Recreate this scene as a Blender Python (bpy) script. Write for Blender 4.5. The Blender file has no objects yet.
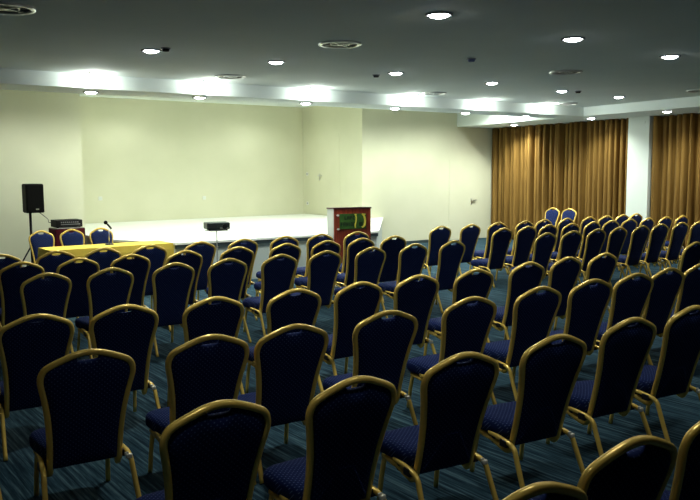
import bpy, bmesh, math, random
from mathutils import Vector, Matrix
random.seed(7)
S = bpy.context.scene
C = S.collection
PI = math.pi

# ------------------------------------------------------------------ camera, world, light, exposure
F_PX, PITCH, ROLL, YAW, CAM_H = 787.75, 0.102244, -0.005263, 0.637313, 1.8596
cd = bpy.data.cameras.new('camera'); cam = bpy.data.objects.new('camera', cd); C.objects.link(cam)
cd.sensor_fit = 'HORIZONTAL'; cd.sensor_width = 36.0; cd.lens = F_PX / 700 * 36.0
cd.clip_start = 0.05; cd.clip_end = 100
fw = Vector((math.cos(PITCH)*math.sin(YAW), math.cos(PITCH)*math.cos(YAW), -math.sin(PITCH)))
rt = Vector((math.cos(YAW), -math.sin(YAW), 0)); up = rt.cross(fw)
r2 = math.cos(ROLL)*rt + math.sin(ROLL)*up; u2 = -math.sin(ROLL)*rt + math.cos(ROLL)*up
M3 = Matrix((r2, u2, -fw)).transposed()
cam.matrix_world = Matrix.Translation((0, 0, CAM_H)) @ M3.to_4x4()
S.camera = cam
S.view_settings.view_transform = 'Standard'; S.view_settings.look = 'None'
S.view_settings.exposure = 0.48; S.view_settings.gamma = 1.0; S.view_settings.use_curve_mapping = False
w = bpy.data.worlds.new('world'); S.world = w; w.use_nodes = True
w.node_tree.nodes['Background'].inputs[0].default_value = (0.5, 0.6, 0.65, 1)
w.node_tree.nodes['Background'].inputs[1].default_value = 0.02

P_CEIL = 62.0      # watts of one downlight in the raised ceiling
P_COVE = 12.5      # downlights grazing the beam
P_BEAM = 110.0      # downlights in the beam and the right soffit
P_SOFF = 130.0
P_STAGE = 150.0     # unseen lamps added behind the beam to brighten the stage
LIGHT_COL = (0.93, 1.0, 0.93)

# ------------------------------------------------------------------ materials
def new_mat(name, col, rough=0.6, metal=0.0, spec=0.5):
    m = bpy.data.materials.new(name); m.use_nodes = True
    b = m.node_tree.nodes['Principled BSDF']
    b.inputs['Base Color'].default_value = (*col, 1); b.inputs['Roughness'].default_value = rough
    b.inputs['Metallic'].default_value = metal; b.inputs['Specular IOR Level'].default_value = spec
    return m
def nodes(m): return m.node_tree.nodes, m.node_tree.links, m.node_tree.nodes['Principled BSDF']
def noisy(m, c0, c1, scale, coord='Object', detail=3, stretch=(1, 1, 1), lo=.35, hi=.65):
    n, l, b = nodes(m)
    tc = n.new('ShaderNodeTexCoord'); mp = n.new('ShaderNodeMapping'); mp.inputs['Scale'].default_value = stretch
    nz = n.new('ShaderNodeTexNoise'); nz.inputs['Scale'].default_value = scale; nz.inputs['Detail'].default_value = detail
    rp = n.new('ShaderNodeValToRGB'); rp.color_ramp.elements[0].color = (*c0, 1); rp.color_ramp.elements[1].color = (*c1, 1)
    rp.color_ramp.elements[0].position = lo; rp.color_ramp.elements[1].position = hi
    l.new(tc.outputs[coord], mp.inputs[0]); l.new(mp.outputs[0], nz.inputs['Vector']); l.new(nz.outputs['Fac'], rp.inputs[0])
    l.new(rp.outputs[0], b.inputs['Base Color'])
    return m
def emit_mat(name, col, strength):
    m = bpy.data.materials.new(name); m.use_nodes = True
    b = m.node_tree.nodes['Principled BSDF']
    b.inputs['Base Color'].default_value = (.8, .8, .8, 1)
    b.inputs['Emission Color'].default_value = (*col, 1); b.inputs['Emission Strength'].default_value = strength
    return m

M = {}
M['wall'] = noisy(new_mat('wall_paint', (.6, .6, .4), .9, spec=.15), (.66, .66, .475), (.695, .69, .505), 1.2)
M['ceil'] = noisy(new_mat('ceiling_paint', (.3, .33, .32), .9, spec=.1), (.80, .87, .83), (.84, .91, .87), .8)
M['white_paint'] = new_mat('white_paint', (.70, .76, .69), .8, spec=.2)
M['stage_top'] = new_mat('stage_top_white', (.82, .84, .76), .55)
M['stage_side'] = new_mat('stage_side_grey', (.50, .55, .50), .7)
M['stage_edge'] = new_mat('stage_edge_dark', (.03, .05, .055), .6)
M['gold'] = new_mat('gold_tube', (.97, .66, .14), .26, .3)
M['fabric_back'] = None
M['dark_plastic'] = new_mat('dark_plastic', (.008, .008, .01), .5)
M['black_box'] = new_mat('black_box', (.004, .004, .004), .7, spec=.15)
M['grille'] = noisy(new_mat('speaker_grille', (.004, .004, .004), .8, spec=.1), (.002, .002, .002), (.006, .006, .006), 90)
M['metal_black'] = new_mat('metal_black', (.012, .012, .013), .4, .5)
M['silver'] = new_mat('silver', (.6, .6, .58), .3, .9)
M['clip_glint'] = new_mat('pale_clip_glint', (.92, .88, .72), .25, .3)  # pale colour paints the white glint at the leg bend
M['white_plastic'] = new_mat('white_plastic', (.75, .75, .68), .4)
M['vent_white'] = new_mat('vent_white', (.80, .82, .80), .3, .75)
M['vent_dark'] = new_mat('vent_dark', (.02, .025, .025), .8)
M['grey_trim'] = new_mat('grey_trim', (.28, .30, .30), .5)
M['cloth_yellow'] = noisy(new_mat('yellow_cloth', (.62, .42, .05), .8, spec=.2), (.74, .52, .07), (.80, .57, .085), 5)
M['cloth_red'] = noisy(new_mat('maroon_cloth', (.07, .008, .012), .9, spec=.1), (.06, .007, .012), (.09, .010, .015), 6)
M['wood_red'] = noisy(new_mat('red_wood', (.2, .03, .02), .35), (.20, .028, .014), (.34, .058, .026), 6, stretch=(6, 6, .5))
M['wood_edge'] = new_mat('dark_wood_edge', (.06, .012, .01), .4)
M['pale_laminate'] = new_mat('pale_laminate', (.42, .44, .40), .4)
M['sign_green'] = noisy(new_mat('sign_green', (.03, .1, .02), .4), (.035, .11, .022), (.06, .15, .025), 14)
M['sign_gold'] = new_mat('sign_gold', (.85, .74, .10), .35, .1)
M['sign_dark'] = new_mat('sign_dark', (.01, .025, .012), .5)
M['lamp'] = emit_mat('lamp_glow', (.95, .97, 1.0), 40.0)
M['led_row'] = new_mat('panel_grey', (.25, .25, .25), .4)

def fabric(name, base, dot, scale, dotsize):
    m = new_mat(name, base, .85, spec=.12)
    n, l, b = nodes(m)
    tc = n.new('ShaderNodeTexCoord'); mp = n.new('ShaderNodeMapping')
    mp.inputs['Rotation'].default_value = (0, 0, PI/4); mp.inputs['Scale'].default_value = (scale,)*3
    fr = n.new('ShaderNodeVectorMath'); fr.operation = 'FRACTION'
    sb = n.new('ShaderNodeVectorMath'); sb.operation = 'SUBTRACT'; sb.inputs[1].default_value = (.5, .5, 0)
    ml = n.new('ShaderNodeVectorMath'); ml.operation = 'MULTIPLY'; ml.inputs[1].default_value = (1, 1, 0)
    ln = n.new('ShaderNodeVectorMath'); ln.operation = 'LENGTH'
    lt = n.new('ShaderNodeMath'); lt.operation = 'LESS_THAN'; lt.inputs[1].default_value = dotsize
    mx = n.new('ShaderNodeMix'); mx.data_type = 'RGBA'
    mx.inputs[6].default_value = (*base, 1); mx.inputs[7].default_value = (*dot, 1)
    l.new(tc.outputs['UV'], mp.inputs[0]); l.new(mp.outputs[0], fr.inputs[0]); l.new(fr.outputs[0], sb.inputs[0])
    l.new(sb.outputs[0], ml.inputs[0]); l.new(ml.outputs[0], ln.inputs[0]); l.new(ln.outputs['Value'], lt.inputs[0])
    l.new(lt.outputs[0], mx.inputs[0]); l.new(mx.outputs[2], b.inputs['Base Color'])
    return m
M['fabric'] = fabric('navy_fabric', (.0040, .0120, .068), (.075, .105, .22), 52, .17)

def carpet():
    m = new_mat('carpet', (.05, .1, .13), .95, spec=.05)
    n, l, b = nodes(m)
    tc = n.new('ShaderNodeTexCoord'); mp = n.new('ShaderNodeMapping'); mp.inputs['Scale'].default_value = (40, 1.3, 1)
    nz = n.new('ShaderNodeTexNoise'); nz.inputs['Scale'].default_value = 1.0; nz.inputs['Detail'].default_value = 4; nz.inputs['Roughness'].default_value = .7
    rp = n.new('ShaderNodeValToRGB'); e = rp.color_ramp.elements
    e[0].position = .40; e[0].color = (.007, .019, .030, 1); e[1].position = .66; e[1].color = (.085, .145, .165, 1)
    x = e.new(.52); x.color = (.024, .056, .076, 1)
    l.new(tc.outputs['Object'], mp.inputs[0]); l.new(mp.outputs[0], nz.inputs['Vector']); l.new(nz.outputs['Fac'], rp.inputs[0])
    l.new(rp.outputs[0], b.inputs['Base Color'])
    return m
M['carpet'] = carpet()
M['curtain'] = noisy(new_mat('curtain_cloth', (.3, .15, .03), .75, spec=.2), (.145, .078, .015), (.25, .140, .031), 2.0, stretch=(8, 8, .4))
M['curtain_dark'] = M['curtain']

# ------------------------------------------------------------------ mesh helpers
def obj(name, bm, mat, parent=None, smooth=False, loc=None):
    me = bpy.data.meshes.new(name)
    bmesh.ops.recalc_face_normals(bm, faces=bm.faces)
    bm.to_mesh(me); bm.free()
    if smooth:
        for p in me.polygons: p.use_smooth = True
    me.materials.append(mat)
    o = bpy.data.objects.new(name, me); C.objects.link(o)
    if parent: o.parent = parent
    if loc: o.location = loc
    return o
def tag(o, label, cat, group=None, kind=None):
    o['label'] = label; o['category'] = cat
    if group: o['group'] = group
    if kind: o['kind'] = kind
    return o
def thing(name, label, cat, loc=(0, 0, 0), rz=0, group=None):
    o = bpy.data.objects.new(name, None); C.objects.link(o); o.empty_display_size = .1
    o.location = loc; o.rotation_euler = (0, 0, rz)
    return tag(o, label, cat, group)
def struct(name, bm, mat):
    o = obj(name, bm, mat); o['kind'] = 'structure'; return o
def box(bm, x0, x1, y0, y1, z0, z1, bev=0, seg=2):
    r = bmesh.ops.create_cube(bm, size=1.0)
    vs = r['verts']
    for v in vs:
        v.co = Vector((x0 + (v.co.x+.5)*(x1-x0), y0 + (v.co.y+.5)*(y1-y0), z0 + (v.co.z+.5)*(z1-z0)))
    if bev:
        es = set(e for v in vs for e in v.link_edges)
        bmesh.ops.bevel(bm, geom=list(es), offset=bev, segments=seg, affect='EDGES', profile=.6)
    return bm
def B(*a, **k): return box(bmesh.new(), *a, **k)
def prism(pts, z0, z1, bm=None):
    bm = bm or bmesh.new()
    a = [bm.verts.new((x, y, z0)) for x, y in pts]; b = [bm.verts.new((x, y, z1)) for x, y in pts]
    n = len(pts)
    bm.faces.new(a[::-1]); bm.faces.new(b)
    for i in range(n): bm.faces.new((a[i], a[(i+1) % n], b[(i+1) % n], b[i]))
    return bm
def cyl(bm, c, r, h, seg=24, r2=None, axis='Z'):
    rr = bmesh.ops.create_cone(bm, cap_ends=True, segments=seg, radius1=r, radius2=r if r2 is None else r2, depth=h)
    rot = Matrix.Identity(3)
    if axis == 'Y': rot = Matrix.Rotation(PI/2, 3, 'X')
    if axis == 'X': rot = Matrix.Rotation(PI/2, 3, 'Y')
    for v in rr['verts']: v.co = rot @ v.co + Vector(c)
    return bm
def ring(bm, c, r0, r1, z0, z1, seg=32):
    P = []
    for i in range(seg):
        a = 2*PI*i/seg; ca, sa = math.cos(a), math.sin(a)
        P.append([bm.verts.new((c[0]+r*ca, c[1]+r*sa, z)) for r, z in ((r0, z0), (r1, z0), (r1, z1), (r0, z1))])
    for i in range(seg):
        a, b = P[i], P[(i+1) % seg]
        for k in range(4): bm.faces.new((a[k], a[(k+1) % 4], b[(k+1) % 4], b[k]))
    return bm
def cr(pts, n=6, closed=False):
    """Catmull-Rom resample"""
    out = []; L = len(pts); pts = [Vector(p) for p in pts]
    rng = L if closed else L-1
    for i in range(rng):
        p0 = pts[(i-1) % L] if closed or i > 0 else pts[0]*2-pts[1]
        p1 = pts[i]; p2 = pts[(i+1) % L]
        p3 = pts[(i+2) % L] if closed or i+2 < L else pts[-1]*2-pts[-2]
        for k in range(n):
            t = k/n
            out.append(.5*((2*p1)+(p2-p0)*t+(2*p0-5*p1+4*p2-p3)*t*t+(3*p1-p0-3*p2+p3)*t**3))
    if not closed: out.append(pts[-1])
    return out
def sweep(bm, path, prof, side, closed=False):
    """sweep profile [(a,b)] along path: a runs along `side`x tangent, b along the fixed side vector(s)"""
    rings = []; n = len(path)
    for i, p in enumerate(path):
        if closed: t = path[(i+1) % n]-path[i-1]
        else: t = path[min(i+1, n-1)]-path[max(i-1, 0)]
        t.normalize(); s = Vector(side)
        s = (s - t*s.dot(t))
        if s.length < 1e-4: s = t.orthogonal()
        s.normalize(); nn = t.cross(s)
        rings.append([bm.verts.new(p + nn*a + s*b) for a, b in prof])
    k = len(prof)
    for i in range(n if closed else n-1):
        a, b = rings[i], rings[(i+1) % n]
        for j in range(k): bm.faces.new((a[j], a[(j+1) % k], b[(j+1) % k], b[j]))
    if not closed:
        bm.faces.new(rings[0][::-1]); bm.faces.new(rings[-1])
    return bm
def circ(r, n=8): return [(r*math.cos(2*PI*i/n), r*math.sin(2*PI*i/n)) for i in range(n)]
def rrect(w, h, c):
    o = []
    for sx, sy, a0 in ((1, 1, 0), (-1, 1, PI/2), (-1, -1, PI), (1, -1, 3*PI/2)):
        for k in range(3):
            a = a0 + k*PI/4
            o.append((sx*(w/2-c)+c*math.cos(a), sy*(h/2-c)+c*math.sin(a)))
    return o

# ------------------------------------------------------------------ setting
ZC, ZB, ZH = 3.115, 2.932, 3.46          # raised ceiling, beam / soffit underside, high ceiling by the stage
YW = 14.85                                # front wall
YB0, YB1 = 10.45, 11.25                   # beam
def fx(y): return 13.41 + (y-7.67)*0.1455      # inner edge of right soffit (wall runs a little askew)
def cx(y): return 15.01 + (y-8.57)*0.132       # curtain line
XL, YR = -3.2, -3.5
floor = struct('floor', B(XL-.2, 17.4, YR-.2, 18.0, -.1, 0), M['carpet'])
# raised ceiling up to the beam
struct('ceiling', prism([(XL, YR), (fx(YR)+.05, YR), (fx(YB0)+.05, YB0), (fx(YB0)+.05, YB0+.1), (XL, YB0+.1)], ZC, ZC+.1), M['ceil'])
struct('ceiling_stage', prism([(XL, YB1-.15), (17, YB1-.15), (17, 17.8), (XL, 17.8)], ZH, ZH+.1), M['ceil'])
struct('trim_1', B(XL, fx(YB0)+.12, YB0, YB1, ZB, ZH), M['ceil'])                                     # the beam across the ceiling
struct('trim_2', prism([(fx(YR), YR), (17.0, YR), (17.0, YW+.02), (fx(YW), YW+.02)], ZB, ZH-.02), M['ceil'])  # right soffit
XO0, XO1, YK = 4.79, 11.37, 17.4
struct('wall_front', B(XL, XO0, YW, YW+.15, 0, ZH), M['wall'])
struct('wall_front_right', B(XO1, 16.6, YW, YW+.15, 0, ZH), M['wall'])
struct('wall_stage_back', B(XO0-.3, XO1+.3, YK, YK+.15, 0, ZH), M['wall'])
struct('wall_stage_left', B(XO0-.15, XO0, YW+.15, YK, 0, ZH), M['wall'])
struct('wall_stage_right', B(XO1, XO1+.15, YW+.15, YK, 0, ZH), M['wall'])
struct('wall_left', B(XL-.15, XL, YR, YW, 0, ZH), new_mat('left_wall_brown', (.12, .075, .04), .9))
struct('wall_rear', B(XL-.15, 15, YR-.15, YR, 0, ZH), new_mat('rear_wall_brown', (.10, .06, .03), .9))
struct('wall_right', prism([(cx(YR)+.36, YR), (cx(YR)+.5, YR), (cx(YW)+.5, YW), (cx(YW)+.36, YW)], 0, ZB+.02), M['white_paint'])
# pilaster between the curtains
def colprism(y0, y1, d0, d1, z0, z1, bm=None):
    return prism([(cx(y0)+d0, y0), (cx(y0)+d1, y0), (cx(y1)+d1, y1), (cx(y1)+d0, y1)], z0, z1, bm)
struct('wall_pilaster', colprism(9.62, 10.17, -.24, .34, 0, ZB+.01), M['white_paint'])
struct('trim_3', colprism(9.72, 10.07, -.248, -.238, 2.78, 2.84), M['white_paint'])
struct('baseboard_right', B(XO1+.6, 14.15, YW-.015, YW, 0, .07), M['stage_edge'])
struct('baseboard_left', B(XL, XO0-.3, YW-.015, YW, 0, .07), M['stage_edge'])
# flush doors
def door(name, bm, pieces):
    d = struct(name, bm, M['wall'])
    for n, b, m in pieces: obj(n, b, m, d)
    return d
def lever(origin, axis, sgn):
    """small plate plus lever; axis 'Y' = on a wall facing -Y, 'X' = on a wall facing -X; sgn = lever direction"""
    bm = bmesh.new(); x, y, z = origin
    if axis == 'Y':
        box(bm, x-.02, x+.02, y-.012, y, z-.12, z+.05, .004)
        box(bm, min(x, x+sgn*.15), max(x, x+sgn*.15), y-.06, y-.035, z-.014, z+.014, .005)
        box(bm, x-.012, x+.012, y-.06, y, z-.012, z+.012)
    else:
        box(bm, x-.012, x, y-.02, y+.02, z-.12, z+.05, .004)
        box(bm, x-.06, x-.035, min(y, y+sgn*.15), max(y, y+sgn*.15), z-.014, z+.014, .005)
        box(bm, x-.06, x, y-.012, y+.012, z-.012, z+.012)
    return bm
door('door_1', B(14.18, 15.62, YW-.008, YW+.01, .005, 2.10, .003), [('door_handle', lever((14.98, YW-.008, 1.03), 'Y', 1), M['silver'])])
door('door_2', B(XO1-.008, XO1+.01, 15.75, 16.75, .72, 2.75, .003), [('door_handle', lever((XO1-.008, 16.62, 1.70), 'X', -1), M['silver'])])

# ------------------------------------------------------------------ stage
SH = .70
front = [(4.60, YW-.01), (4.62, 13.1), (5.22, 11.74), (9.22, 11.54), (12.0, YW-.01)]
back = [(XO0+.01, YW-.01), (XO1-.01, YW-.01), (XO1-.01, YK-.01), (XO0+.01, YK-.01)]
stage = thing('stage', 'white-topped low stage platform reaching out of the wall recess', 'stage', (8, 13.5, 0))
def local(o, bm):
    bmesh.ops.translate(bm, verts=bm.verts, vec=-Vector(o.location)); return bm
obj('deck', local(stage, prism(front, SH-.035, SH)), M['stage_top'], stage)
obj('deck', local(stage, prism(back, SH-.035, SH)), M['stage_top'], stage)
obj('edge_strip', local(stage, prism([(5.235, 11.752), (9.215, 11.552), (9.215, 11.60), (5.235, 11.80)], SH-.10, SH-.036)), M['stage_edge'], stage)
obj('riser', local(stage, prism([(4.64, YW-.02), (4.66, 13.1), (5.25, 11.78), (9.20, 11.58), (11.95, YW-.02)], 0, SH-.037)), M['stage_side'], stage)
obj('riser', local(stage, prism([(XO0+.02, YW-.01), (XO1-.02, YW-.01), (XO1-.02, YK-.02), (XO0+.02, YK-.02)], 0, SH-.037)), M['stage_side'], stage)

# ------------------------------------------------------------------ curtains
def curtain(y0, y1, label, seed):
    rnd = random.Random(seed)
    zt, zb = ZB-.005, .03
    ym = (y0+y1)/2
    root = thing('curtain', label, 'curtain', (cx(ym), ym, 0), 0, 'pleated curtains on the right wall')
    # irregular pleats: positions with own width and depth
    ys = []; y = y0
    while y < y1:
        wdt = rnd.uniform(.12, .20); ys.append((y, wdt, rnd.uniform(.20, .33), rnd.uniform(-.02, .02))); y += wdt
    prof = []
    for (yy, wd, dp, of) in ys:
        for k in range(8):
            t = k/8
            s = .5-.5*math.cos(2*PI*(t + .10*math.sin(2*PI*t)))
            prof.append((yy+wd*t, of + dp*(s**.5)-.13, dp))
    prof = [p for p in prof if p[0] <= y1]
    bm = bmesh.new(); rows = []
    NZ = 10
    for iz in range(NZ+1):
        z = zb + (zt-zb)*iz/NZ
        row = []
        for i, (yy, d, dp) in enumerate(prof):
            sway = .010*math.sin(i*.37 + iz*.5)*(1-iz/NZ)
            row.append(bm.verts.new((cx(yy)-.02-d-cx(ym), yy+sway-ym, z)))
        rows.append(row)
    for a, b in zip(rows, rows[1:]):
        for i in range(len(a)-1): bm.faces.new((a[i], a[i+1], b[i+1], b[i]))
    o = obj('drape', bm, M['curtain'], root, True)
    sol = o.modifiers.new('thick', 'SOLIDIFY'); sol.thickness = .006
    tr = prism([(cx(y0)-.10-cx(ym), y0-ym), (cx(y0)+.02-cx(ym), y0-ym), (cx(y1)+.02-cx(ym), y1-ym), (cx(y1)-.10-cx(ym), y1-ym)], ZB-.018, ZB-.002)
    obj('rail', tr, M['grey_trim'], root)
curtain(10.2, 14.84, 'golden brown pleated curtain between the cream front wall and the white pilaster', 3)
curtain(2.2, 9.615, 'golden brown pleated curtain at the right edge, nearer than the white pilaster', 5)

# ------------------------------------------------------------------ lamps
def spot(parent, z, power, angle, blend, r=.07, col=LIGHT_COL):
    ld = bpy.data.lights.new('lamp_light', 'SPOT'); ld.energy = power; ld.spot_size = math.radians(angle); ld.spot_blend = blend
    ld.shadow_soft_size = r; ld.color = col
    o = bpy.data.objects.new('lamp_light', ld); C.objects.link(o); o.parent = parent; o.location = (0, 0, z)
def downlight(x, y, z, r, power, label, group, angle=112, blend=1.0):
    t = thing('downlight', label, 'ceiling light', (x, y, z), 0, group)
    bm = bmesh.new(); ring(bm, (0, 0), r, r+.022, -.012, .004); obj('rim', bm, M['grey_trim'], t, True)
    bm = bmesh.new(); bmesh.ops.create_uvsphere(bm, u_segments=24, v_segments=12, radius=1.0); bmesh.ops.scale(bm, verts=bm.verts, vec=(r*.92, r*.92, .032)); obj('glowing_lens', bm, M['lamp'], t, True)
    if angle == 180:
        ld = bpy.data.lights.new('lamp_light', 'POINT'); ld.energy = power; ld.shadow_soft_size = .03; ld.color = LIGHT_COL
        o = bpy.data.objects.new('lamp_light', ld); C.objects.link(o); o.parent = t; o.location = (0, 0, -.055)
    else: spot(t, -.045, power, angle, blend, r*.8)
    return t
ORD = ['first', 'second', 'third', 'fourth', 'fifth', 'sixth', 'seventh', 'eighth', 'ninth', 'tenth', 'eleventh']
mid = [(3.36, 8.03), (4.90, 8.05), (6.745, 8.08), (8.70, 8.22), (10.55, 8.42), (12.30, 8.56)]
for i, (x, y) in enumerate(mid):
    downlight(x, y, ZC, .085, P_CEIL*(.6 if i == 5 else 1), 'round recessed downlight, %s from the left in the middle ceiling row' % ORD[i], 'downlights in the main ceiling')
near = [(2.62, 4.90, 'round recessed downlight just cut off by the top edge of the view'), (4.523, 4.869, 'largest round downlight, top centre, leftmost of the ceiling row nearest the camera'),
        (6.423, 5.005, 'round downlight in the nearest ceiling row, between its two neighbours'), (8.334, 5.147, 'round downlight at far right of the nearest ceiling row')]
for x, y, lb in near:
    downlight(x, y, ZC, .092, P_CEIL*1.25, lb, 'downlights in the main ceiling')
for x, y in ((.9, 2.1), (2.9, 2.1), (4.9, 2.15), (6.9, 2.2)):  # lamps added out of view, to light the nearest rails and seats
    downlight(x, y, ZC, .092, P_CEIL*.32, 'added unseen downlight above the view, over the nearest chairs', 'added unseen downlights over the nearest chairs', 80, 1.0)
hot = [3.53, 5.15, 6.95, 8.95, 10.75, 12.45]
for i, x in enumerate(hot):
    downlight(x, 10.27, ZC, .08, P_COVE, 'recessed downlight washing the beam in white glare, %s from the left' % ORD[i], 'downlights grazing the ceiling beam', 180, .1)
bl = [(3.674, 10.90), (5.255, 10.82), (7.15, 10.84), (9.05, 10.865), (10.977, 11.05), (12.70, 11.05)]
for i, (x, y) in enumerate(bl):
    downlight(x, y, ZB, .085, P_BEAM, 'small round downlight under the ceiling beam, %s from the left' % ORD[i], 'downlights under the beam')
rl = [(14.95, 13.37, 'round downlight in the right soffit nearest the cream front wall'), (14.44, 10.73, 'round downlight in the right soffit left of the white pilaster'),
      (13.975, 8.653, 'round downlight in the right soffit above the right-hand curtain'), (13.85, 6.45, 'round downlight in the right soffit beyond the right edge of the view')]
for x, y, lb in rl:
    downlight(x, y, ZB, .085, P_SOFF*(1.5 if y > 13 else 1), lb, 'downlights in the right soffit', 150, .8)
for x, y, f in ((3.2, 13.0, .6), (5.2, 12.9, 1), (7.2, 12.9, 1), (9.2, 12.9, 1), (11.2, 12.8, .85), (12.5, 12.7, .95), (13.6, 12.9, 1.35), (6.4, 16.0, .36), (9.6, 16.0, .36)):  # added unseen lamps, brightening the stage, recess and front walls
    downlight(x, y, ZH, .09, P_STAGE*f, 'added unseen downlight brightening the stage from behind the ceiling beam', 'added unseen downlights over the stage', 160, .5)

# ------------------------------------------------------------------ ceiling vents and detectors
def vent(x, y, z, r, label):
    t = thing('ceiling_vent', label, 'vent', (x, y, z), 0, 'round ceiling vents')
    bm = bmesh.new(); cyl(bm, (0, 0, .0), r*.97, .006, 32); obj('backing', bm, M['vent_dark'], t)
    bm = bmesh.new(); ring(bm, (0, 0), r*.84, r, -.018, .002, 36); obj('rim', bm, M['vent_white'], t, True)
    bm = bmesh.new(); ring(bm, (0, 0), r*.42, r*.47, -.012, -.004, 24); obj('inner_ring', bm, M['vent_white'], t, True)
    for k in range(4):
        bm = bmesh.new(); box(bm, .01, r*.86, -.008, .008, -.014, -.004)
        bmesh.ops.rotate(bm, verts=bm.verts, matrix=Matrix.Rotation(k*PI/2+.5, 3, 'Z')); obj('spoke', bm, M['vent_white'], t)
    bm = bmesh.new(); cyl(bm, (0, 0, -.011), r*.14, .012, 16); obj('hub', bm, M['vent_white'], t)
for x, y, r, lb in ((1.586, 6.584, .215, 'round ceiling vent cut by the top left corner'), (4.734, 6.545, .215, 'large round ceiling vent at upper centre, white rim and dark grille'),
                    (5.14, 9.63, .20, 'round ceiling vent right beside the second glare on the beam'), (9.074, 9.86, .20, 'flat round ceiling vent beside the fourth glare on the beam'),
                    (8.525, 6.743, .21, 'round ceiling vent between downlights at upper right'), (12.694, 10.0, .2, 'farthest round ceiling vent by the inner corner of beam and soffit'),
                    (12.398, 7.10, .22, 'round ceiling vent at the right edge of the view near the soffit')):
    vent(x, y, ZC, r, lb)
def detector(x, y, label, m, r=.05):
    t = thing('smoke_detector', label, 'detector', (x, y, ZC))
    bm = bmesh.new(); cyl(bm, (0, 0, -.005), r, .01, 20); obj('base', bm, M['grey_trim'], t)
    bm = bmesh.new(); cyl(bm, (0, 0, -.022), r*.65, .026, 20, r*.85); obj('cap', bm, m, t)
detector(6.67, 8.40, 'dark ceiling detector left of the centre downlight, in front of the beam', M['vent_dark'])
detector(6.62, 6.58, 'small bluish ceiling detector at upper right of centre', new_mat('bluish_plastic', (.10, .14, .30), .4), .055)
detector(10.80, 8.29, 'small dark ceiling detector close beside a downlight at right', M['black_box'], .055)
detector(3.42, 7.80, 'dark ceiling detector touching the leftmost downlight', M['black_box'], .05)

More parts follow.
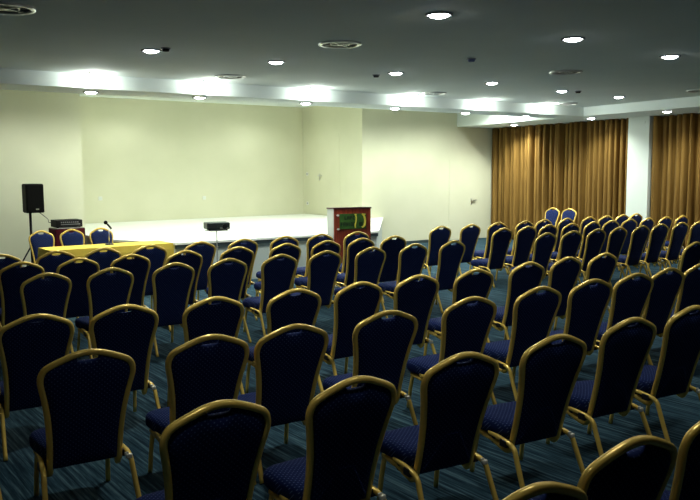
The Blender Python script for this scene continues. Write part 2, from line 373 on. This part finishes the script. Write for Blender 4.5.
# ------------------------------------------------------------------ chairs
LEAN = math.atan2(.183, .668)
BY, BZ = -.102, .262                         # foot of the backrest panel
BV = Vector((0, -math.sin(LEAN), math.cos(LEAN))); BN = Vector((0, -math.cos(LEAN), -math.sin(LEAN)))   # up along the back, out of its rear face
VT = (.93-BZ)/BV.z - .011
def bp(u, v, d=0): return Vector((0, BY, BZ)) + Vector((u, 0, 0)) + BV*v + BN*d
half = [(.178, .0), (.178, .13), (.184, .25), (.194, .345), (.209, .437), (.223, .505), (.228, .540), (.224, .575), (.207, .606), (.172, .628), (.115, .653), (.06, .673), (0.0, VT)]
def chair_meshes():
    ms = []
    full = [(-u, v) for u, v in half] + [(u, v) for u, v in half[-2::-1]]
    path = cr([bp(u, v) for u, v in full], 5)
    # bottom of the tube bends forward under the seat
    tailR = [bp(.176, -.03) + Vector((0, .015, 0)), Vector((.184, -.045, .236)), Vector((.190, .05, .266)), Vector((.192, .19, .284))]
    tailL = [Vector((-p.x, p.y, p.z)) for p in tailR]
    path = cr(list(reversed(tailL)) + [bp(-.176, .0)], 5)[:-1] + path + cr([bp(.176, .0)] + tailR, 5)[1:]
    bm = bmesh.new(); sweep(bm, path, rrect(.032, .033, .012), (0, 1, .2)); ms.append(('back_frame', bm, 'gold', True))
    # upholstered back with a scooped top (hand hole below the crown of the tube)
    ins = .006
    outl = []
    for (u, v) in half: outl.append((max(u-ins-.004, 0), v-ins))
    poly = [(u, v) for u, v in outl if u > .075]
    bm = bmesh.new(); uvl = bm.loops.layers.uv.new('UVMap')
    def half_loop(top):
        r = cr([Vector((u, v, 0)) for u, v in [(0, 0), (.06, 0), (.12, 0), (.160, .0), (.168, .012)] + poly + top], 3)
        r = [(p.x, max(p.y, 0)) for p in r]
        return r + [(-u, v) for u, v in r[-2:0:-1]]
    notch = half_loop([(.060, .658), (.050, .642), (.02, .636), (0, .635)])
    plain = half_loop([(.074, .653), (.050, .654), (.025, .655), (0, .655)])
    n = len(notch)
    def layer(sc, d):
        src = notch if sc > .96 else plain
        return [bm.verts.new(bp(u*sc, .31+(v-.31)*sc, d)) for u, v in src]
    def shell(Ls, k0, k1):
        for a, b in zip(Ls, Ls[1:]):
            for i in range(n): bm.faces.new((a[i], a[(i+1) % n], b[(i+1) % n], b[i]))
        for L in (Ls[0], Ls[-1]):
            h = n//2
            bm.faces.new(L[n-k0:] + L[:k0+1]); bm.faces.new(L[h-k1:h+k1+1])
            for i in range(k0, h-k1): bm.faces.new((L[i], L[i+1], L[n-i-1], L[n-i]))
    shell([layer(*a) for a in ((.25, .024), (.5, .0235), (.75, .022), (.90, .018), (.975, .010), (1, .0), (.975, -.014), (.92, -.024), (.85, -.030),
                               (.75, -.034), (.62, -.037), (.45, -.039), (.25, -.040))], 12, 10)
    for f in bm.faces:
        for lp in f.loops:
            q = lp.vert.co - Vector((0, BY, BZ)); lp[uvl].uv = (q.x, q.dot(BV))
    ms.append(('backrest', bm, 'fabric', True))
    # seat cushion: soft trapezoid
    bm = bmesh.new(); uvl = bm.loops.layers.uv.new('UVMap')
    base = [(0, -.108), (.08, -.108), (.15, -.108), (.180, -.102), (.198, -.06), (.212, .03), (.224, .16), (.215, .225), (.175, .258), (.09, .268), (0, .272)]
    base = [(p.x, p.y) for p in cr([Vector((u, v, 0)) for u, v in base], 3)]
    loop = base + [(-u, v) for u, v in base[-2:0:-1]]
    n = len(loop)
    def lay(sc, z): return [bm.verts.new((u*sc, .05+(v-.05)*sc, z - .083 + .012*(v-.05))) for u, v in loop]
    shell([lay(*a) for a in ((.4, .382), (.8, .383), (.96, .387), (1.0, .398), (1.012, .425), (1.003, .445), (.965, .462), (.90, .472), (.78, .479), (.6, .483), (.4, .4855), (.2, .4865))], 9, 6)
    for f in bm.faces:
        for lp in f.loops:
            q = lp.vert.co; lp[uvl].uv = (q.x, q.y + q.z)
    ms.append(('seat', bm, 'fabric', True))
    # under-seat frame
    bm = bmesh.new()
    box(bm, -.20, .20, .02, .05, .244, .304, .004); box(bm, -.195, .195, .185, .21, .272, .303, .004)
    ms.append(('seat_frame', bm, 'dark_plastic', False))
    for s in (-1, 1):
        bm = bmesh.new()
        pth = [Vector((s*.205, .06, .307)), Vector((s*.212, -.06, .300)), Vector((s*.218, -.135, .292)), Vector((s*.221, -.180, .270)),
               Vector((s*.224, -.204, .222)), Vector((s*.230, -.252, .115)), Vector((s*.236, -.305, .004))]
        sweep(bm, cr(pth, 4), rrect(.026, .026, .009), (1, 0, 0)); ms.append(('leg', bm, 'gold', True))
        bm = bmesh.new()
        pth = [Vector((s*.188, .172, .302)), Vector((s*.190, .19, .25)), Vector((s*.193, .215, .14)), Vector((s*.196, .235, .004))]
        sweep(bm, cr(pth, 3), rrect(.025, .025, .009), (1, 0, 0)); ms.append(('leg', bm, 'gold', True))
        bm = bmesh.new(); box(bm, s*.213-.019, s*.213+.019, -.12, -.06, .264, .305, .006)
        ms.append(('stacking_bumper', bm, 'dark_plastic', False))
    bm = bmesh.new(); box(bm, .196, .228, -.196, -.172, .272, .298, .006); box(bm, .188, .210, -.186, -.178, .290, .310, .003)  # small pale clip carries the painted glint, right side only
    ms.append(('linking_clip', bm, 'clip_glint', True))
    return ms
proto_parts = []
for nm, bm, mt, sm in chair_meshes():
    o = obj(nm, bm, M[mt], None, sm); proto_parts.append(o)
first_used = [False]
def place_chair(x, y, rz, label, group, wf=1.0):
    """x, y: where the top of the backrest stands"""
    off = Matrix.Rotation(rz, 3, 'Z') @ Vector((0, .285, 0))
    t = thing('banquet_chair', label, 'chair', (x+off.x, y+off.y, 0), rz, group)
    t.scale = (wf, 1, 1)
    for p in proto_parts:
        if first_used[0]:
            c = p.copy(); C.objects.link(c)
        else: c = p
        c.parent = t
    first_used[0] = True
    return t

G = 'navy banquet chairs set out in rows facing the stage'
rows = [
 ('front row', 9.39, [2.08, 2.69, 3.25, 3.84, 4.53, 5.17, 5.83, 6.44, 7.10], [8.83, 9.50, 10.20, 10.86, 11.43, 12.03, 12.68, 13.24, 13.76, 14.27]),
 ('second row', 8.45, [2.07, 2.65, 3.23, 3.88, 4.57, 5.26, 5.89, 6.47, 7.04], [9.27, 9.85, 10.40, 10.95, 11.56, 12.11, 12.68, 13.20, 13.77, 14.33]),
 ('third row', 7.38, [2.02, 2.62, 3.27, 3.88, 4.52, 5.13, 5.80, 6.48, 7.15], [9.06, 9.63, 10.23, 10.81, 11.36, 11.93, 12.53, 13.07]),
]
for nm, yy, left, right in rows:
    for i, x in enumerate(left):
        place_chair(x, yy, random.uniform(-.03, .03), 'navy gold-framed chair, %s from the left in the %s by the stage, left block' % (ORD[i], nm), G, .95)
    for i, x in enumerate(right):
        place_chair(x, yy+random.uniform(-.03, .03)+.02, random.uniform(-.04, .04), 'navy gold-framed chair, %s from the aisle in the %s by the stage, right block' % (ORD[i], nm), G, .95)
r4 = [(1.37, 5.28), (1.96, 5.27), (2.61, 5.19), (3.29, 5.15), (3.92, 5.14), (4.58, 5.16), (5.27, 5.14), (6.08, 5.20), (6.74, 5.24), (7.37, 5.24)]
for i, (x, y) in enumerate(r4):
    place_chair(x, y, -.05+random.uniform(-.03, .03), 'navy gold-framed chair, %s from the left in the row just behind the cross aisle' % ORD[i], G)
place_chair(9.33, 5.31, .02, 'navy gold-framed chair alone at the right edge, level with the row behind the cross aisle', G)
r5 = [(1.30, 4.05), (1.97, 3.99), (2.51, 3.95), (3.25, 3.96), (4.09, 4.02), (4.87, 4.04), (5.54, 4.04), (6.15, 4.04), (6.72, 4.07), (7.25, 4.06)]
for i, (x, y) in enumerate(r5):
    place_chair(x, y, (-.10 if i in (0, 3, 4, 5, 6, 7) else -.06)+random.uniform(-.02, .02), 'navy gold-framed chair, %s from the left in the third-nearest row to the camera' % ORD[i], G, 1.04)
r6 = [(1.42, 2.80), (2.08, 2.76), (2.80, 2.80), (3.52, 2.79), (4.29, 2.83), (4.99, 2.83)]
for i, (x, y) in enumerate(r6):
    place_chair(x, y, (-.05 if i < 2 else -.11)+random.uniform(-.02, .02), 'large navy gold-framed chair, %s from the left in the second-nearest row to the camera' % ORD[i], G)
r7 = [(1.77, 1.47, 'only the gold crown of its back showing at the bottom edge'), (2.37, 1.53, 'its rounded back filling the bottom right, nearest row'), (2.99, 1.53, 'cut off by the bottom right corner, nearest row')]
for x, y, lb in r7:
    place_chair(x, y, -.10, 'navy gold-framed chair, ' + lb, G)
place_chair(.62, 4.02, .0, 'navy chair beyond the left edge with one gold leg in view', G)
# chairs facing the room
for x, y, lb in ((3.42, 12.74, 'blue gold-framed chair behind the left end of the yellow table, below the loudspeaker'), (3.89, 12.74, 'blue gold-framed chair behind the yellow table, in front of the amplifier'),
                 (4.36, 12.74, 'blue gold-framed chair behind the yellow table, beside the microphone')):
    place_chair(x, y, PI + random.uniform(-.03, .03), lb, 'chairs behind the yellow table', .80)
place_chair(14.93, 12.08, PI/2, 'blue-fronted chair against the golden curtain, left one of a pair', 'pair of chairs against the curtain', .86)
place_chair(14.93, 11.60, PI/2, 'blue-fronted chair against the golden curtain, right one of a pair', 'pair of chairs against the curtain', .86)

# ------------------------------------------------------------------ table with yellow cloth
tx0, tx1, ty0, ty1, tz = 3.13, 4.97, 11.26, 11.83, .745
t = thing('folding_table', 'folding table hidden under a yellow cloth, left of the stage', 'table', ((tx0+tx1)/2, (ty0+ty1)/2, 0))
obj('tabletop', local(t, B(tx0+.02, tx1-.02, ty0+.02, ty1-.02, tz-.03, tz, .004)), M['grey_trim'], t)
for sx in (tx0+.2, tx1-.2):
    for sy in (ty0+.09, ty1-.09):
        bm = bmesh.new(); cyl(bm, (sx, sy, (tz-.03)/2), .016, tz-.03, 10); obj('leg', local(t, bm), M['metal_black'], t)
def cloth(x0, x1, y0, y1, z, drop):
    bm = bmesh.new()
    n = 40; m = 14
    per = []
    for i in range(n): per.append((x0+(x1-x0)*i/n, y0, 0, -1))
    for i in range(m): per.append((x1, y0+(y1-y0)*i/m, 1, 0))
    for i in range(n): per.append((x1-(x1-x0)*i/n, y1, 0, 1))
    for i in range(m): per.append((x0, y1-(y1-y0)*i/m, -1, 0))
    N = len(per); rr = []
    top = [bm.verts.new((x, y, z)) for x, y, _, _ in per]; rr.append(top)
    for iz in range(1, 9):
        t_ = iz/8; row = []
        for i, (x, y, nx, ny) in enumerate(per):
            wv = (.012 + .028*t_)*(.5+.5*math.sin(i*.95+.4*math.sin(i*.31)))*t_ + .008*min(1, iz)
            row.append(bm.verts.new((x+nx*wv, y+ny*wv, z-.004-(drop-.004)*t_)))
        rr.append(row)
    for a, b in zip(rr, rr[1:]):
        for i in range(N): bm.faces.new((a[i], a[(i+1) % N], b[(i+1) % N], b[i]))
    bm.faces.new(top)
    return bm
o = obj('tablecloth', cloth(tx0, tx1, ty0, ty1, tz+.006, tz-.02), M['cloth_yellow'], None, False)
tag(o, 'golden yellow tablecloth draped over the long table left of the stage', 'tablecloth')
# microphone on its little stand
t = thing('table_microphone', 'dark microphone on a small desk stand on the yellow tablecloth', 'microphone', (4.10, 11.60, tz+.007))
bm = bmesh.new(); cyl(bm, (0, 0, .009), .065, .018, 24, .055); obj('base', bm, M['metal_black'], t)
bm = bmesh.new(); sweep(bm, [Vector((0, 0, .012)), Vector((0, 0, .13)), Vector((0, 0, .24))], circ(.007), (1, 0, 0)); obj('stem', bm, M['silver'], t, True)
bm = bmesh.new(); sweep(bm, [Vector((.035, -.01, .235)), Vector((.0, 0, .285)), Vector((-.03, 0, .32))], circ(.014, 10), (0, 1, 0))
mic = obj('body', bm, M['metal_black'], t, True)
bm = bmesh.new(); bmesh.ops.create_icosphere(bm, subdivisions=2, radius=.030); bmesh.ops.translate(bm, verts=bm.verts, vec=(-.045, 0, .335)); obj('head', bm, M['grille'], t, True)

# ------------------------------------------------------------------ loudspeaker, stand, amplifier on draped box
sx, sy = 3.54, 13.60
t = thing('speaker_stand', 'black tripod pole stand carrying the loudspeaker, front left', 'speaker stand', (sx-.04, sy, 0))
bm = bmesh.new(); cyl(bm, (0, 0, .66), .022, 1.02, 14); obj('pole', bm, M['metal_black'], t, True)
bm = bmesh.new(); cyl(bm, (0, 0, .62), .034, .09, 14); obj('collar', bm, M['metal_black'], t)
for k in range(3):
    a = k*2*PI/3 + 1.2
    bm = bmesh.new(); sweep(bm, [Vector((.02*math.cos(a), .02*math.sin(a), .60)), Vector((.24*math.cos(a), .24*math.sin(a), .25)), Vector((0.33*math.cos(a), 0.33*math.sin(a), .012))], rrect(.022, .022, .006), (0, 0, 1))
    obj('leg', bm, M['metal_black'], t)
t = thing('loudspeaker', 'black loudspeaker on the tripod stand against the cream wall', 'speaker', (sx-.005, sy, 1.172), .1)
bm = prism([(-.148, -.15), (.148, -.15), (.10, .16), (-.10, .16)], 0, .475)
bmesh.ops.bevel(bm, geom=list(bm.edges), offset=.012, segments=2, affect='EDGES'); obj('cabinet', bm, M['black_box'], t)
obj('grille', B(-.134, .134, -.162, -.149, .02, .455, .005), M['grille'], t)
obj('badge', B(.0, .05, -.165, -.161, .05, .07), M['silver'], t)
ax, ay = 4.25, 14.16
t = thing('draped_stand', 'boxy stand under a dark maroon cloth, holding the amplifier', 'stand', (ax, ay, 0))
obj('cloth_box', B(-.255, .255, -.22, .22, 0, .848, .012), M['cloth_red'], t)
obj('top_board', B(-.25, .25, -.215, .215, .848, .856), M['wood_edge'], t)
t = tag(obj('paper_sheet', B(-.22, .20, -.20, .14, 0, .006), M['white_plastic'], None, loc=(ax, ay, .857)), 'white paper sheet lying under the black amplifier', 'paper')
t = thing('amplifier', 'black rack amplifier on the maroon-draped stand', 'amplifier', (ax-.0, ay, .864))
obj('case', B(-.225, .225, -.17, .17, .012, .135, .004), M['black_box'], t)
obj('front_panel', B(-.22, .22, -.178, -.169, .018, .130, .003), M['metal_black'], t)
for k in range(9):
    bm = bmesh.new(); cyl(bm, (-.14+.035*k, -.183, .098), .011, .014, 12, axis='Y'); obj('knob', bm, M['led_row'], t)
obj('button_strip', B(-.15, .18, -.181, -.177, .055, .068), M['led_row'], t)
for sxx in (-.19, .19):
    bm = bmesh.new(); cyl(bm, (sxx, -.12, .006), .018, .012, 10); obj('foot', bm, M['dark_plastic'], t)
bm = bmesh.new()
sweep(bm, cr([Vector((sx+.10, sy+.20, 1.22)), Vector((sx+.2, sy+.22, 1.13)), Vector((ax-.28, ay+.12, 1.01)), Vector((ax-.24, ay+.22, .95)), Vector((ax-.12, ay+.19, .93))], 6), circ(.006, 6), (0, 1, 0))
tag(obj('cable', bm, M['metal_black'], None, True), 'thin dark cable hanging from the loudspeaker to the amplifier', 'cable')

# ------------------------------------------------------------------ projector on its pole stand
px, py = 5.58, 11.0
t = thing('projector_stand', 'thin pole stand with small tray in front of the stage', 'stand', (px, py, 0))
bm = bmesh.new(); cyl(bm, (0, 0, .47), .009, .92, 10); obj('pole', bm, M['grey_trim'], t, True)
obj('tray', B(-.15, .15, -.11, .11, .925, .937, .003), M['grey_trim'], t)
for k in range(3):
    a = k*2*PI/3 + .2
    bm = bmesh.new(); sweep(bm, [Vector((0, 0, .28)), Vector((.14*math.cos(a), .14*math.sin(a), .14)), Vector((.27*math.cos(a), .27*math.sin(a), .01))], circ(.008, 8), (0, 0, 1)); obj('leg', bm, M['grey_trim'], t, True)
t = thing('projector', 'small dark projector on the thin stand in front of the stage', 'projector', (px, py, .938), -.25)
obj('case', B(-.178, .178, -.14, .14, .012, .118, .018, 3), new_mat('projector_grey', (.022, .032, .034), .45), t)
bm = bmesh.new(); cyl(bm, (.09, -.145, .055), .038, .03, 20, axis='Y'); obj('lens', bm, M['metal_black'], t)
obj('port_panel', B(.02, .15, -.146, -.139, .018, .045), M['silver'], t)
obj('vent', B(-.15, -.03, -.143, -.138, .03, .085), M['vent_dark'], t)
for a, b in ((-.13, -.10), (.13, -.10), (0, .11)):
    bm = bmesh.new(); cyl(bm, (a, b, .006), .012, .013, 10); obj('foot', bm, M['dark_plastic'], t)

# ------------------------------------------------------------------ lectern
lx0, lx1, ly0, ly1, lz = 7.895, 8.58, 10.98, 11.33, 1.195
t = thing('lectern', 'red-brown wooden lectern with a green and gold sign, in front of the stage', 'lectern', ((lx0+lx1)/2, (ly0+ly1)/2, 0), -.27)
obj('front_panel', local(t, B(lx0+.004, lx1, ly0, ly0+.025, 0, lz-.02)), M['wood_red'], t)
obj('side_panel', local(t, B(lx0, lx0+.025, ly0+.026, ly1, 0, lz-.02)), M['pale_laminate'], t)
obj('side_panel', local(t, B(lx1-.025, lx1, ly0+.026, ly1, 0, lz-.02)), M['wood_red'], t)
obj('shelf', local(t, B(lx0+.026, lx1-.026, ly0+.026, ly1-.02, .55, .575)), M['wood_red'], t)
bm = bmesh.new()
vs = [(lx0-.012, ly0-.012, lz-.02), (lx1+.012, ly0-.012, lz-.02), (lx1+.012, ly1, lz-.03), (lx0-.012, ly1, lz-.03)]
a = [bm.verts.new(v) for v in vs]; b = [bm.verts.new((v[0], v[1], v[2]+.024)) for v in vs]
bm.faces.new(a[::-1]); bm.faces.new(b)
for i in range(4): bm.faces.new((a[i], a[(i+1) % 4], b[(i+1) % 4], b[i]))
obj('top_board', local(t, bm), M['wood_edge'], t)
# sign on the lectern front (its own object: a mounted plaque)
gx0, gx1, gz0, gz1, gy = lx0+.10, lx1-.09, .825, 1.155, ly0-.001
gw, gh = gx1-gx0, gz1-gz0
s = obj('sign', B(0, gw, -.012, 0, 0, gh, .003), M['sign_green'], t, loc=(gx0-t.location.x, gy-t.location.y, gz0))
s.scale = (1, 1, .8)
s['label'] = 'green plaque with dark lettering and gold lyre-like bars'
def glyphs(x0, z, h, ws):
    bm = bmesh.new(); x = x0
    for wd, kind in ws:
        if 'l' in kind: box(bm, x, x+.012, -.0155, -.0118, z, z+h)
        if 'r' in kind: box(bm, x+wd-.012, x+wd, -.0155, -.0118, z, z+h)
        if 't' in kind: box(bm, x, x+wd, -.0155, -.0118, z+h-.013, z+h)
        if 'm' in kind: box(bm, x, x+wd, -.0155, -.0118, z+h*.45, z+h*.45+.012)
        if 'b' in kind: box(bm, x, x+wd, -.0155, -.0118, z, z+.013)
        x += wd+.014
    return bm
obj('lettering', glyphs(.09, .205, .075, [(.036, 'lb'), (.040, 'ltrm'), (.036, 'ltm'), (.032, 'ltb')]), M['sign_dark'], s)
obj('lettering', glyphs(.02, .06, .085, [(.034, 'ltm'), (.038, 'ltrm'), (.034, 'lmr'), (.022, 'l'), (.038, 'ltrb'), (.030, 'ltmb')]), M['sign_dark'], s)
obj('lettering', glyphs(.365, .06, .085, [(.026, 'lrm'), (.026, 'ltmb')]), M['sign_dark'], s)
for pts, m in (([(.290, .31), (.306, .255), (.304, .17), (.287, .09), (.291, .02)], .018),
               ([(.420, .325), (.455, .27), (.472, .19), (.468, .10), (.446, .05), (.411, .03)], .028)):
    bm = bmesh.new(); sweep(bm, cr([Vector((x, -.016, z)) for x, z in pts], 5), rrect(m*1.3, .012, .004), (0, 1, 0)); obj('gold_bar', bm, M['sign_gold'], s)
obj('gold_bar', B(.412, .481, -.02, -.012, .30, .325), M['sign_gold'], s)
obj('gold_bar', B(.274, .312, -.02, -.012, .30, .322), M['sign_gold'], s)
for x, z in ((-.03, gh-.03), (-.025, .0)):
    bm = bmesh.new(); cyl(bm, (x, -.004, z), .022, .012, 14, axis='Y'); obj('fixing', bm, M['white_plastic'], s)

# ------------------------------------------------------------------ wall sockets
def plate(x, y, z, label, axis='Y'):
    t = thing('wall_socket', label, 'socket', (x, y, z))
    if axis == 'Y':
        obj('plate', B(-.045, .045, -.012, 0, -.045, .045, .004), M['white_plastic'], t); obj('insert', B(-.022, .022, -.015, -.011, -.022, .022), M['white_paint'], t)
    else:
        obj('plate', B(-.012, 0, -.045, .045, -.045, .045, .004), M['white_plastic'], t); obj('insert', B(-.015, -.011, -.022, .022, -.022, .022), M['grey_trim'], t)
plate(5.98, YK, 1.24, 'small white wall socket on the recess wall above the microphone')
plate(8.51, YK, 1.19, 'small white wall socket on the recess wall above the projector')
plate(XO1, 17.2, 1.74, 'small switch plate high on the recess side wall near its inner corner', 'X')
plate(XO1, 17.2, .98, 'small socket low on the recess side wall near the stage floor', 'X')
bpy.context.view_layer.update()
